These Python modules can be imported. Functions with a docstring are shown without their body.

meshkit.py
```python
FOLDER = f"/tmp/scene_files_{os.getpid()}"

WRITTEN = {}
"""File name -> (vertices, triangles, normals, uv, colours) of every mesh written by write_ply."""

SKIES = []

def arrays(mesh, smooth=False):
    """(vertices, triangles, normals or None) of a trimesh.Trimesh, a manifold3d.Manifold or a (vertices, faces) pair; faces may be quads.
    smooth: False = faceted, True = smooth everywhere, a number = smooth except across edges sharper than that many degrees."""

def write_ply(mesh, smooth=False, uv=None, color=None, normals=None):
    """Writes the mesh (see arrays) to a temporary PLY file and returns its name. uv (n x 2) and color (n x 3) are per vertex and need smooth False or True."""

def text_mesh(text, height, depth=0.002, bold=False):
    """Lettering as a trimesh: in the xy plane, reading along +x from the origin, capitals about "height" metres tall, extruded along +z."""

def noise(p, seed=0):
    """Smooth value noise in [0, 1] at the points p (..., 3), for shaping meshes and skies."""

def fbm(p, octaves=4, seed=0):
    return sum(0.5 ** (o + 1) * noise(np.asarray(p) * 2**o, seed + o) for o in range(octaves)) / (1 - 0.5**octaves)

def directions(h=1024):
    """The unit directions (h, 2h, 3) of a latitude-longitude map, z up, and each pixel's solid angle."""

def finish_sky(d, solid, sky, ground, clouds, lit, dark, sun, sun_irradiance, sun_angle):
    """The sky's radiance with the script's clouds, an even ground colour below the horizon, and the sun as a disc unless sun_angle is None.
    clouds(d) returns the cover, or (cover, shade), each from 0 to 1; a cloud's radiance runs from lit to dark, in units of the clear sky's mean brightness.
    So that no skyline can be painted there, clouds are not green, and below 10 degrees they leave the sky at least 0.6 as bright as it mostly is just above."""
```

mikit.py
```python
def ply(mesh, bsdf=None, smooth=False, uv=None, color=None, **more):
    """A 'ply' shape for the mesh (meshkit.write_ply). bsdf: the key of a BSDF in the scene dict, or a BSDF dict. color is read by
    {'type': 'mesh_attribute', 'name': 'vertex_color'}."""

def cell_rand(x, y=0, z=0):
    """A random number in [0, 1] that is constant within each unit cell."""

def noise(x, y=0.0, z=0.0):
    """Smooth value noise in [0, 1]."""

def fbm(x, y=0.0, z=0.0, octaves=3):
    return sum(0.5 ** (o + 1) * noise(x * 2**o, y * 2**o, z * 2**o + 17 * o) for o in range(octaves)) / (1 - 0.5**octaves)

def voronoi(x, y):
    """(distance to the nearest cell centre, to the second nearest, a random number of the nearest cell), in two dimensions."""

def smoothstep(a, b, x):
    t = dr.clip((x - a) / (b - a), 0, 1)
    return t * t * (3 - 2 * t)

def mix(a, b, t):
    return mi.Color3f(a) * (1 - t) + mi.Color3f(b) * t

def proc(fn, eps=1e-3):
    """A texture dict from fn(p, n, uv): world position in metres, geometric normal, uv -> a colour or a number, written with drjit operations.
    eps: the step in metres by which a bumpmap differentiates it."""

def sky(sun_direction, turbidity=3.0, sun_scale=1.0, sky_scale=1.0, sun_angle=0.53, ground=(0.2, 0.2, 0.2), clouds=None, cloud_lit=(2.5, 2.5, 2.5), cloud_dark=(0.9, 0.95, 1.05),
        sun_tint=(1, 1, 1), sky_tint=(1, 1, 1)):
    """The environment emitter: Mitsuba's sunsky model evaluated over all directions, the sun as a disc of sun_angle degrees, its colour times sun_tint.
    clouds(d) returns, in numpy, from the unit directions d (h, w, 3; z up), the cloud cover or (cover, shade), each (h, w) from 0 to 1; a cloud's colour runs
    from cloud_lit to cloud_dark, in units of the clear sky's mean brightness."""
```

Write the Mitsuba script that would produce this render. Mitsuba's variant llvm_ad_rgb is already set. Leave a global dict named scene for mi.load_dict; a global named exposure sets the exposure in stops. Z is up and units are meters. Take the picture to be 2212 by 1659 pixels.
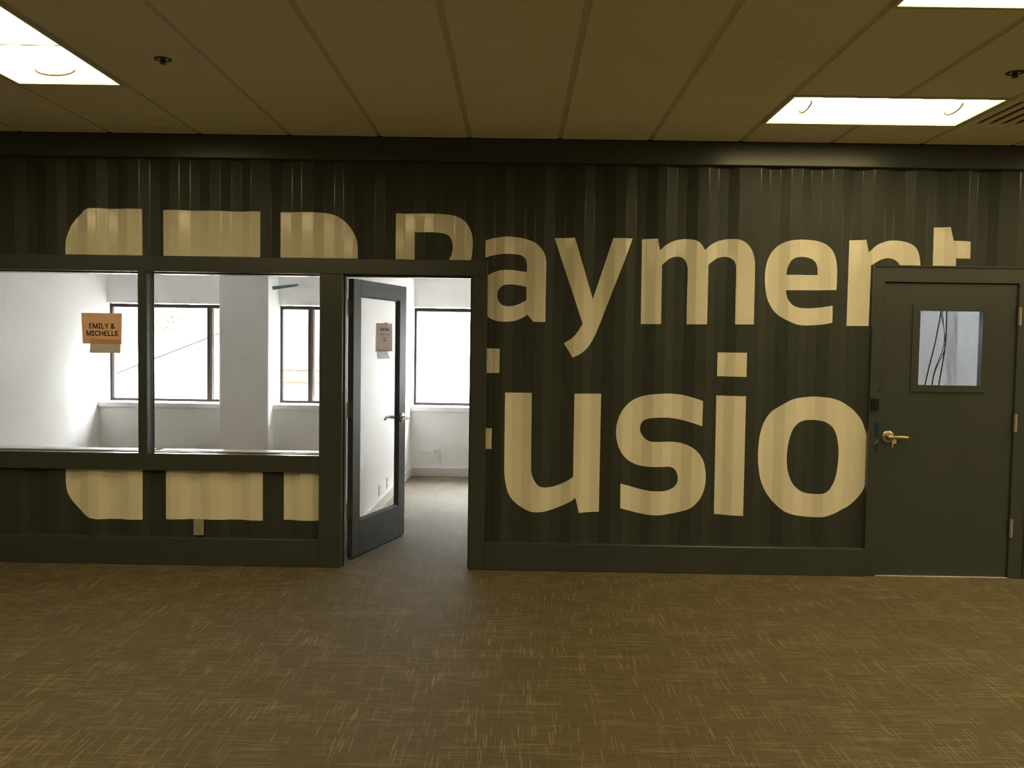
import math, random
import numpy as np, trimesh, drjit as dr, mitsuba as mi
import mikit, meshkit
from mikit import ply, proc, noise, fbm, cell_rand, smoothstep, mix
from shapely.geometry import Polygon, box as sbox, MultiPolygon
from shapely.ops import unary_union

T = mi.ScalarTransform4f
scene, labels = {}, {}
rng = random.Random(7)

# ------------------------------------------------------------------ camera, sky, exposure
CAM = np.array([0.3404, -5.8655, 1.559])
YAW, PITCH, ROLL, FOCAL = -0.0048, -0.0455, 0.0153, 1853.0
cy, sy, cp, sp, cr, sr = math.cos(YAW), math.sin(YAW), math.cos(PITCH), math.sin(PITCH), math.cos(ROLL), math.sin(ROLL)
fwd = np.array([sy * cp, cy * cp, sp]); right = np.array([cy, -sy, 0.0]); up0 = np.cross(right, fwd)
up = -sr * right + cr * up0
scene['camera'] = {'type': 'perspective', 'fov': math.degrees(2 * math.atan(2212 / 2 / FOCAL)), 'fov_axis': 'x',
                   'near_clip': 0.05, 'far_clip': 500.0,
                   'to_world': T().look_at(origin=CAM.tolist(), target=(CAM + fwd).tolist(), up=up.tolist())}
exposure = 0.0
def overcast(d):                          # bright overcast, three times brighter overhead than at the horizon
    el = np.clip(d[..., 2], 0, 1)
    return 0.94 + 0.06 * meshkit.fbm(d * 2.5, 3, 3), np.clip(1.0 - el * 1.05 - 0.12 * (meshkit.fbm(d * 3.0, 4, 5) - 0.5), 0, 1)
scene['sky'] = mikit.sky((0.35, -0.55, 0.75), turbidity=4.0, sun_scale=1.0, sky_scale=118.0, ground=(0.3, 0.3, 0.28),
                         clouds=overcast, cloud_lit=(3.25, 3.3, 3.36), cloud_dark=(0.76, 0.78, 0.8))
LAMP = np.array([9.9, 7.85, 3.95])          # warm fluorescent troffers
CLOSET_LAMP = np.array([33000.0, 37500.0, 40000.0])

# ------------------------------------------------------------------ helpers
def put(key, mesh, mat, smooth=False, label=None, cat=None, group=None, kind=None, **more):
    if key in scene:
        i = 1
        while '%s_%03d' % (key, i) in scene: i += 1
        key = '%s_%03d' % (key, i)
    scene[key] = ply(mesh, mat, smooth=smooth, **more)
    if label or kind: tag(key, label, cat, group, kind)
    return key

def tag(key, label=None, cat=None, group=None, kind=None):
    d = {}
    if label: d['label'] = label
    if cat: d['category'] = cat
    if group: d['group'] = group
    if kind: d['kind'] = kind
    labels[key] = d

def bx(x0, x1, y0, y1, z0, z1, b=0.003):
    b = min(b, 0.45 * min(x1 - x0, y1 - y0, z1 - z0))
    if b <= 0: return trimesh.creation.box(bounds=[[x0, y0, z0], [x1, y1, z1]])
    pts = []
    for ix, x in ((1, x0), (-1, x1)):
        for iy, y in ((1, y0), (-1, y1)):
            for iz, z in ((1, z0), (-1, z1)):
                pts += [(x + ix * b, y + iy * b, z), (x + ix * b, y, z + iz * b), (x, y + iy * b, z + iz * b)]
    return trimesh.convex.convex_hull(np.array(pts))

cat_ = lambda ms: trimesh.util.concatenate([m for m in ms])

def move(m, rot_z=0.0, loc=(0, 0, 0)):
    m = m.copy()
    if rot_z: m.apply_transform(trimesh.transformations.rotation_matrix(rot_z, [0, 0, 1]))
    m.apply_translation(loc)
    return m

def frame_xz(x0, x1, z0, z1, w, y0, y1, b=0.002, wt=None, wb=None):
    wt = w if wt is None else wt; wb = w if wb is None else wb
    return cat_([bx(x0, x0 + w, y0, y1, z0, z1, b), bx(x1 - w, x1, y0, y1, z0, z1, b),
                 bx(x0 + w, x1 - w, y0, y1, z1 - wt, z1, b), bx(x0 + w, x1 - w, y0, y1, z0, z0 + wb, b)])

def sheet(x0, x1, z0, z1, y):            # single pane in an xz plane
    return trimesh.Trimesh([[x0, y, z0], [x1, y, z0], [x1, y, z1], [x0, y, z1]], [[0, 1, 2], [0, 2, 3]], process=False)

def tube(pts, r, n=8):
    p = np.asarray(pts, float); out_v, out_f = [], []
    t = np.gradient(p, axis=0); t /= np.linalg.norm(t, axis=1, keepdims=True)
    ref = np.array([0.31, 0.95, 0.05]); a = np.cross(t, ref); a /= np.linalg.norm(a, axis=1, keepdims=True); b = np.cross(t, a)
    ang = np.arange(n) * 2 * np.pi / n
    rr = np.broadcast_to(r, (len(p),))
    v = (p[:, None] + rr[:, None, None] * (np.cos(ang)[None, :, None] * a[:, None] + np.sin(ang)[None, :, None] * b[:, None])).reshape(-1, 3)
    f = []
    for i in range(len(p) - 1):
        for j in range(n):
            q = [i * n + j, i * n + (j + 1) % n, (i + 1) * n + (j + 1) % n, (i + 1) * n + j]
            f += [[q[0], q[1], q[2]], [q[0], q[2], q[3]]]
    v = np.vstack([v, p[:1], p[-1:]]); k0, k1 = len(v) - 2, len(v) - 1; m = (len(p) - 1) * n
    for j in range(n): f += [[k0, (j + 1) % n, j], [k1, m + j, m + (j + 1) % n]]
    return trimesh.Trimesh(v, f, process=False)

def curve(pts, k=8, closed=False):       # Catmull-Rom
    p = np.asarray(pts, float); out = []
    for i in range(len(p) - 1):
        p0, p1, p2, p3 = p[max(i - 1, 0)], p[i], p[i + 1], p[min(i + 2, len(p) - 1)]
        for s in np.arange(k) / k:
            out.append(0.5 * (2 * p1 + (p2 - p0) * s + (2 * p0 - 5 * p1 + 4 * p2 - p3) * s * s + (3 * p1 - p0 - 3 * p2 + p3) * s ** 3))
    return np.array(out + [p[-1]])

def spline(pts, n):                      # smooth curve evenly parametrised by length
    from scipy.interpolate import PchipInterpolator
    p = np.asarray(pts, float); s = np.r_[0, np.cumsum(np.linalg.norm(np.diff(p, axis=0), axis=1))]
    q = PchipInterpolator(s, p)(np.linspace(0, s[-1], n))
    for _ in range(3): q[1:-1] = 0.25 * q[:-2] + 0.5 * q[1:-1] + 0.25 * q[2:]
    return q

def lathe(profile, n=32, axis='z'):
    m = trimesh.creation.revolve(np.array(profile, float), sections=n)
    if axis == 'y': m.apply_transform(trimesh.transformations.rotation_matrix(math.pi / 2, [1, 0, 0]))   # +z -> -y
    return m

def polys(g):
    if g.is_empty: return []
    return [q for q in getattr(g, 'geoms', [g]) if q.geom_type == 'Polygon' and q.area > 1e-7]

# ------------------------------------------------------------------ materials
def two(b): return {'type': 'twosided', 'bsdf': b}
def rgb(*c): return {'type': 'rgb', 'value': [float(x) for x in (c if len(c) == 3 else (c[0],) * 3)]}
def paint(key, c, rough, spec=0.5, metallic=0.0):
    scene[key] = two({'type': 'principled', 'base_color': c if isinstance(c, dict) else rgb(*c), 'roughness': rough, 'specular': spec, 'metallic': metallic})

def steel_fn(p, n, uv):
    a = fbm(p.x * 3.0, p.y * 3.0, p.z * 1.2, 3); b = noise(p.x * 60, p.y * 60, p.z * 9)
    return mix((0.035, 0.0415, 0.038), (0.046, 0.0535, 0.048), a) * (0.92 + 0.16 * b)
def cream_fn(p, n, uv):
    a = fbm(p.x * 2.0, p.y * 2.0, p.z * 2.0, 3)
    return mix((0.78, 0.74, 0.625), (0.84, 0.80, 0.68), a)
def trim_fn(p, n, uv):
    a = fbm(p.x * 2.5, p.y * 2.5, p.z * 2.5, 3)
    return mix((0.042, 0.050, 0.049), (0.053, 0.062, 0.060), a)
def tile_fn(p, n, uv):
    a = noise(p.x * 260, p.y * 260, 0.5); b = noise(p.x * 700, p.y * 700, 3.5); c = noise(p.x * 4, p.y * 4, 1.0)
    return mi.Color3f(0.80, 0.775, 0.61) * (0.90 + 0.06 * a + 0.06 * b + 0.05 * c)
def streaks(u, v, wid, ln, thr, seed):
    r = dr.floor(v / wid)
    s = u / ln + cell_rand(r, seed, 3) * 9.0
    c = dr.floor(s); f = s - c
    w = cell_rand(c, r, seed)
    soft = smoothstep(0.0, 0.25, f) * (1 - smoothstep(0.7, 1.0, f))
    g = v / wid - r
    prof = smoothstep(0.0, 0.3, g) * (1 - smoothstep(0.7, 1.0, g))
    return smoothstep(thr, thr + 0.06, w) * soft * prof
def carpet_fn(p, n, uv):
    x, y = p.x, p.y
    pile = noise(x * 420, y * 420, 0.0)
    low = fbm(x * 1.3, y * 1.3, 2.0, 3)
    clx = smoothstep(0.25, 0.75, noise(x * 8 + 5, y * 10, 7.0)); cly = smoothstep(0.25, 0.75, noise(x * 10 + 31, y * 7, 17.0))
    dark = streaks(x, y, 0.0060, 0.18, 0.5, 21)
    h = streaks(x, y, 0.0066, 0.19, 0.70, 5) * (0.35 + 0.65 * clx) + 0.7 * streaks(x, y, 0.0048, 0.12, 0.80, 6) * clx
    v = streaks(y, x, 0.0055, 0.15, 0.87, 8) * (0.55 + 0.55 * cly) + 0.7 * streaks(y, x, 0.0036, 0.12, 0.88, 9) * cly
    t = dr.minimum(h * 0.60 + v * 0.92, 1.0)
    base = mix((0.090, 0.072, 0.039), (0.107, 0.085, 0.046), low) * (0.84 + 0.32 * pile) * (1 - 0.20 * dark)
    return mix(base, mi.Color3f(0.30, 0.252, 0.155), t * 0.62)
def wallpaint_fn(p, n, uv):
    return mi.Color3f(0.875, 0.875, 0.865) * (0.985 + 0.03 * fbm(p.x * 1.5, p.y * 1.5, p.z * 1.5, 2))
def brick_fn(p, n, uv):
    return mi.Color3f(0.25, 0.247, 0.238) * (0.94 + 0.1 * fbm(p.x * 2, p.y * 2, p.z * 2, 3))

def burnish_fn(p, n, uv):                 # the bends are rubbed smoother than the flats
    return 0.52 - 0.34 * smoothstep(0.3, 1.0, uv.x)
scene['dark_steel'] = two({'type': 'principled', 'base_color': proc(steel_fn), 'roughness': proc(burnish_fn), 'specular': 0.26})
paint('cream_paint', proc(cream_fn), 0.12, 0.5)
paint('dark_trim', proc(trim_fn), 0.28, 0.45)
paint('white_wall', proc(wallpaint_fn), 0.6, 0.3)
paint('gloss_white', (0.85, 0.85, 0.84), 0.22, 0.5)
paint('low_white', (0.70, 0.67, 0.61), 0.5, 0.3)
paint('room_wall', (0.50, 0.46, 0.40), 0.8, 0.2)
scene['ceiling_tile'] = two({'type': 'diffuse', 'reflectance': proc(tile_fn)})
paint('grid_metal', (0.52, 0.51, 0.40), 0.6, 0.3)
paint('carpet', proc(carpet_fn), 0.66, 0.5)
scene['glass'] = {'type': 'thindielectric', 'int_ior': 1.5}
paint('window_bronze', (0.026, 0.019, 0.015), 0.55, 0.2)
paint('aluminium', (0.62, 0.58, 0.53), 0.35, metallic=0.7)
scene['orange_paper'] = {'type': 'principledthin', 'base_color': rgb(0.86, 0.50, 0.27), 'roughness': 0.8, 'diff_trans': 1.0, 'eta': 1.3}
scene['pink_paper'] = {'type': 'principledthin', 'base_color': rgb(0.93, 0.78, 0.70), 'roughness': 0.8, 'diff_trans': 1.35, 'eta': 1.3}
scene['grey_paper'] = {'type': 'principledthin', 'base_color': rgb(0.46, 0.47, 0.46), 'roughness': 0.8, 'diff_trans': 0.6, 'eta': 1.3}
scene['tan_paper'] = {'type': 'principledthin', 'base_color': rgb(0.62, 0.53, 0.43), 'roughness': 0.8, 'diff_trans': 0.9, 'eta': 1.3}
paint('ink', (0.03, 0.018, 0.012), 0.8, 0.2)
paint('grey_ink', (0.12, 0.095, 0.085), 0.8, 0.2)
paint('faded_ink', (0.32, 0.23, 0.185), 0.9, 0.1)
scene['blue_tape'] = {'type': 'principledthin', 'base_color': rgb(0.045, 0.085, 0.15), 'roughness': 0.8, 'diff_trans': 0.9, 'eta': 1.3}
scene['pale_blue_tape'] = {'type': 'principledthin', 'base_color': rgb(0.16, 0.22, 0.27), 'roughness': 0.8, 'diff_trans': 0.6, 'eta': 1.3}
paint('tape_ink', (0.015, 0.03, 0.07), 0.8, 0.1)
scene['window_tape'] = {'type': 'principledthin', 'base_color': rgb(0.20, 0.36, 0.50), 'roughness': 0.8, 'diff_trans': 1.2, 'eta': 1.3}
scene['clear_tape'] = {'type': 'principledthin', 'base_color': rgb(0.6, 0.6, 0.57), 'roughness': 0.8, 'diff_trans': 1.2, 'eta': 1.3}
paint('hinge_bronze', (0.17, 0.13, 0.085), 0.45, metallic=0.6)
paint('hinge_pale', (0.45, 0.39, 0.30), 0.4, metallic=0.5)
paint('chrome', (0.62, 0.62, 0.62), 0.22, metallic=1.0)
paint('brass', (0.52, 0.46, 0.35), 0.33, metallic=1.0)
paint('key_brass', (0.78, 0.66, 0.36), 0.35, metallic=0.8)
paint('black_plastic', (0.007, 0.007, 0.007), 0.4, 0.3)
paint('black_rubber', (0.005, 0.005, 0.005), 0.8, 0.1)
paint('grey_plate', (0.33, 0.31, 0.26), 0.5)
paint('white_plastic', (0.84, 0.84, 0.83), 0.4)
paint('slot_dark', (0.06, 0.06, 0.06), 0.8)
paint('sprinkler_dark', (0.045, 0.036, 0.024), 0.4, metallic=0.5)
paint('closet_wall', (0.68, 0.70, 0.71), 0.8, 0.2)
paint('stucco', proc(brick_fn), 0.9, 0.1)
paint('yellow_stucco', (0.21, 0.195, 0.145), 0.9, 0.1)
paint('orange_band', (0.19, 0.125, 0.085), 0.9, 0.1)
paint('roof_edge', (0.075, 0.075, 0.072), 0.8, 0.1)
paint('dark_glass', (0.10, 0.11, 0.16), 0.2)
paint('bark', (0.28, 0.26, 0.22), 0.9, 0.1)
paint('ground', (0.17, 0.165, 0.15), 0.95, 0.05)
scene['leaf'] = two({'type': 'diffuse', 'reflectance': rgb(0.36, 0.42, 0.26)})
scene['dark_leaf'] = two({'type': 'diffuse', 'reflectance': rgb(0.30, 0.33, 0.28)})
paint('diffuser_end', (0.10, 0.06, 0.012), 0.7, 0.2)

# ------------------------------------------------------------------ room shell
XW0, XW1, YB, HC, HO = -6.5, 11.5, -9.5, 2.952, 2.70
put('floor', bx(XW0 - .1, XW1 + .1, YB - .1, 4.75, -0.06, 0.0, 0), 'carpet', label='brown carpet floor woven with fine crossed pale dashes', cat='floor', kind='structure')
put('wall_left', bx(XW0 - .1, XW0, YB, 0.2, 0, 3.112, 0), 'room_wall', label='plain wall on the left side of the large room', cat='wall', kind='structure')
put('wall_right', bx(XW1, XW1 + .1, YB, 0.2, 0, 3.112, 0), 'room_wall', label='plain wall on the right side of the large room', cat='wall', kind='structure')
put('wall_front', bx(XW0 - .1, XW1 + .1, YB - .1, YB, 0, 3.112, 0), 'room_wall', label='plain wall behind the camera, across from the lettered wall', cat='wall', kind='structure')

# the container wall: corrugated sheets with joints where the rhythm changes
YP, YD = 0.038, 0.060                    # proud and deep flats
DEEP = [-6.10, -5.82, -5.54, -5.26, -4.98, -4.70, -4.36, -4.08, -3.80, -3.52, -3.28 + 0.0, -3.039 + 0.0, -2.758, -2.481, -2.192, -1.915, -1.632, -1.285, -0.996, -0.717, -0.441, -0.165, 0.107,
        0.316, 0.589, 0.861, 1.146, 1.421, 1.704, 2.056, 2.337, 2.617, 2.904, 3.190, 3.470, 3.815, 4.09, 4.37, 4.65, 4.93, 5.21, 5.56, 5.84, 6.12]
DEEP = [e for e in DEEP if abs(e + 3.28) > 0.01] + [6.40 + 0.2785 * i for i in range(18)]
JOINTS = [-4.51, -3.18, -1.425, 0.2475, 1.917, 3.678, 5.42]
prof = [(XW0, YP)]
for e in DEEP:
    prof += [(e - 0.068, YP), (e, YD), (e + 0.0715, YD), (e + 0.1395, YP)]
prof.append((XW1, YP))
P2 = [prof[0]]; BEND = []
for i in range(1, len(prof) - 1):        # round each bend
    a, b, c = map(np.array, (prof[i - 1], prof[i], prof[i + 1]))
    if np.linalg.norm(b - a) < 0.003 or np.linalg.norm(c - b) < 0.003: P2.append(tuple(b)); continue
    u, w = (a - b) / np.linalg.norm(a - b), (c - b) / np.linalg.norm(c - b)
    s0, s1 = b + u * 0.007, b + w * 0.007
    BEND.append(tuple(b))
    for t in (0, .33, .67, 1): P2.append(tuple((1 - t) ** 2 * s0 + 2 * t * (1 - t) * b + t * t * s1))
P2 = np.array(P2); P2 = P2[np.argsort(P2[:, 0], kind='stable')]
PX, PY = P2[:, 0], P2[:, 1]
BX = np.array([q[0] for q in BEND])
def prof_y(x): return np.interp(x, PX, PY)

OPEN = unary_union([sbox(-3.46, 0.70, -1.0, 2.08), sbox(-1.002, -0.01, 0.10, 2.10), sbox(2.80, -0.01, 3.82, 2.10)])
BREAKS = np.unique(np.round(PX, 5))
def on_wall(poly, off):
    """The flat outline poly (x, z) laid onto the corrugated steel, off metres in front of it."""
    vs, fs, n = [], [], 0
    x0, _, x1, _ = poly.bounds
    xs = [x0] + [b for b in BREAKS if x0 < b < x1] + [x1]
    for a, b in zip(xs[:-1], xs[1:]):
        if b - a < 1e-6: continue
        for q in polys(poly.intersection(sbox(a, -1, b, 4))):
            v, f = trimesh.creation.triangulate_polygon(q, engine='earcut')
            vs.append(np.column_stack([v[:, 0], prof_y(v[:, 0]) - off, v[:, 1]])); fs.append(f + n); n += len(v)
    m = trimesh.Trimesh(np.vstack(vs), np.vstack(fs), process=False)
    m.merge_vertices(digits_vertex=5)
    nn = m.face_normals[:, 1] > 0
    f = m.faces.copy(); f[nn] = f[nn][:, ::-1]
    return trimesh.Trimesh(m.vertices, f, process=False)

back = sbox(XW0 - .1, 0, XW1 + .1, 3.112).difference(unary_union([sbox(-3.46, 0.70, -1.0, 2.08), sbox(-1.07, -0.01, 0.05, 2.06), sbox(2.84, -0.01, 3.78, 2.06)]))
def slab(poly, y0, y1):
    ms = []
    for q in polys(poly):
        m = trimesh.creation.extrude_polygon(q, y1 - y0, engine='earcut')
        v = m.vertices; ms.append(trimesh.Trimesh(np.column_stack([v[:, 0], y1 - v[:, 2], v[:, 1]]), m.faces, process=False))
    return cat_(ms)
put('wall_back', slab(back, 0.20, 0.30), 'white_wall', label='corrugated dark steel wall across the room, painted with big cream lettering', cat='wall', kind='structure')
edges = [XW0] + JOINTS + [XW1]
for i, (a, b) in enumerate(zip(edges[:-1], edges[1:])):
    m = on_wall(sbox(a - 0.002, 0, b + 0.002, 2.952).difference(OPEN), 0.0)
    near = np.abs(m.vertices[:, :1] - BX[None]).min(1)
    put('wall_back__panel', m, 'dark_steel', smooth=True, uv=np.column_stack([np.where(near < 0.0035, 1.0, 0.0), m.vertices[:, 2]]))

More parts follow.
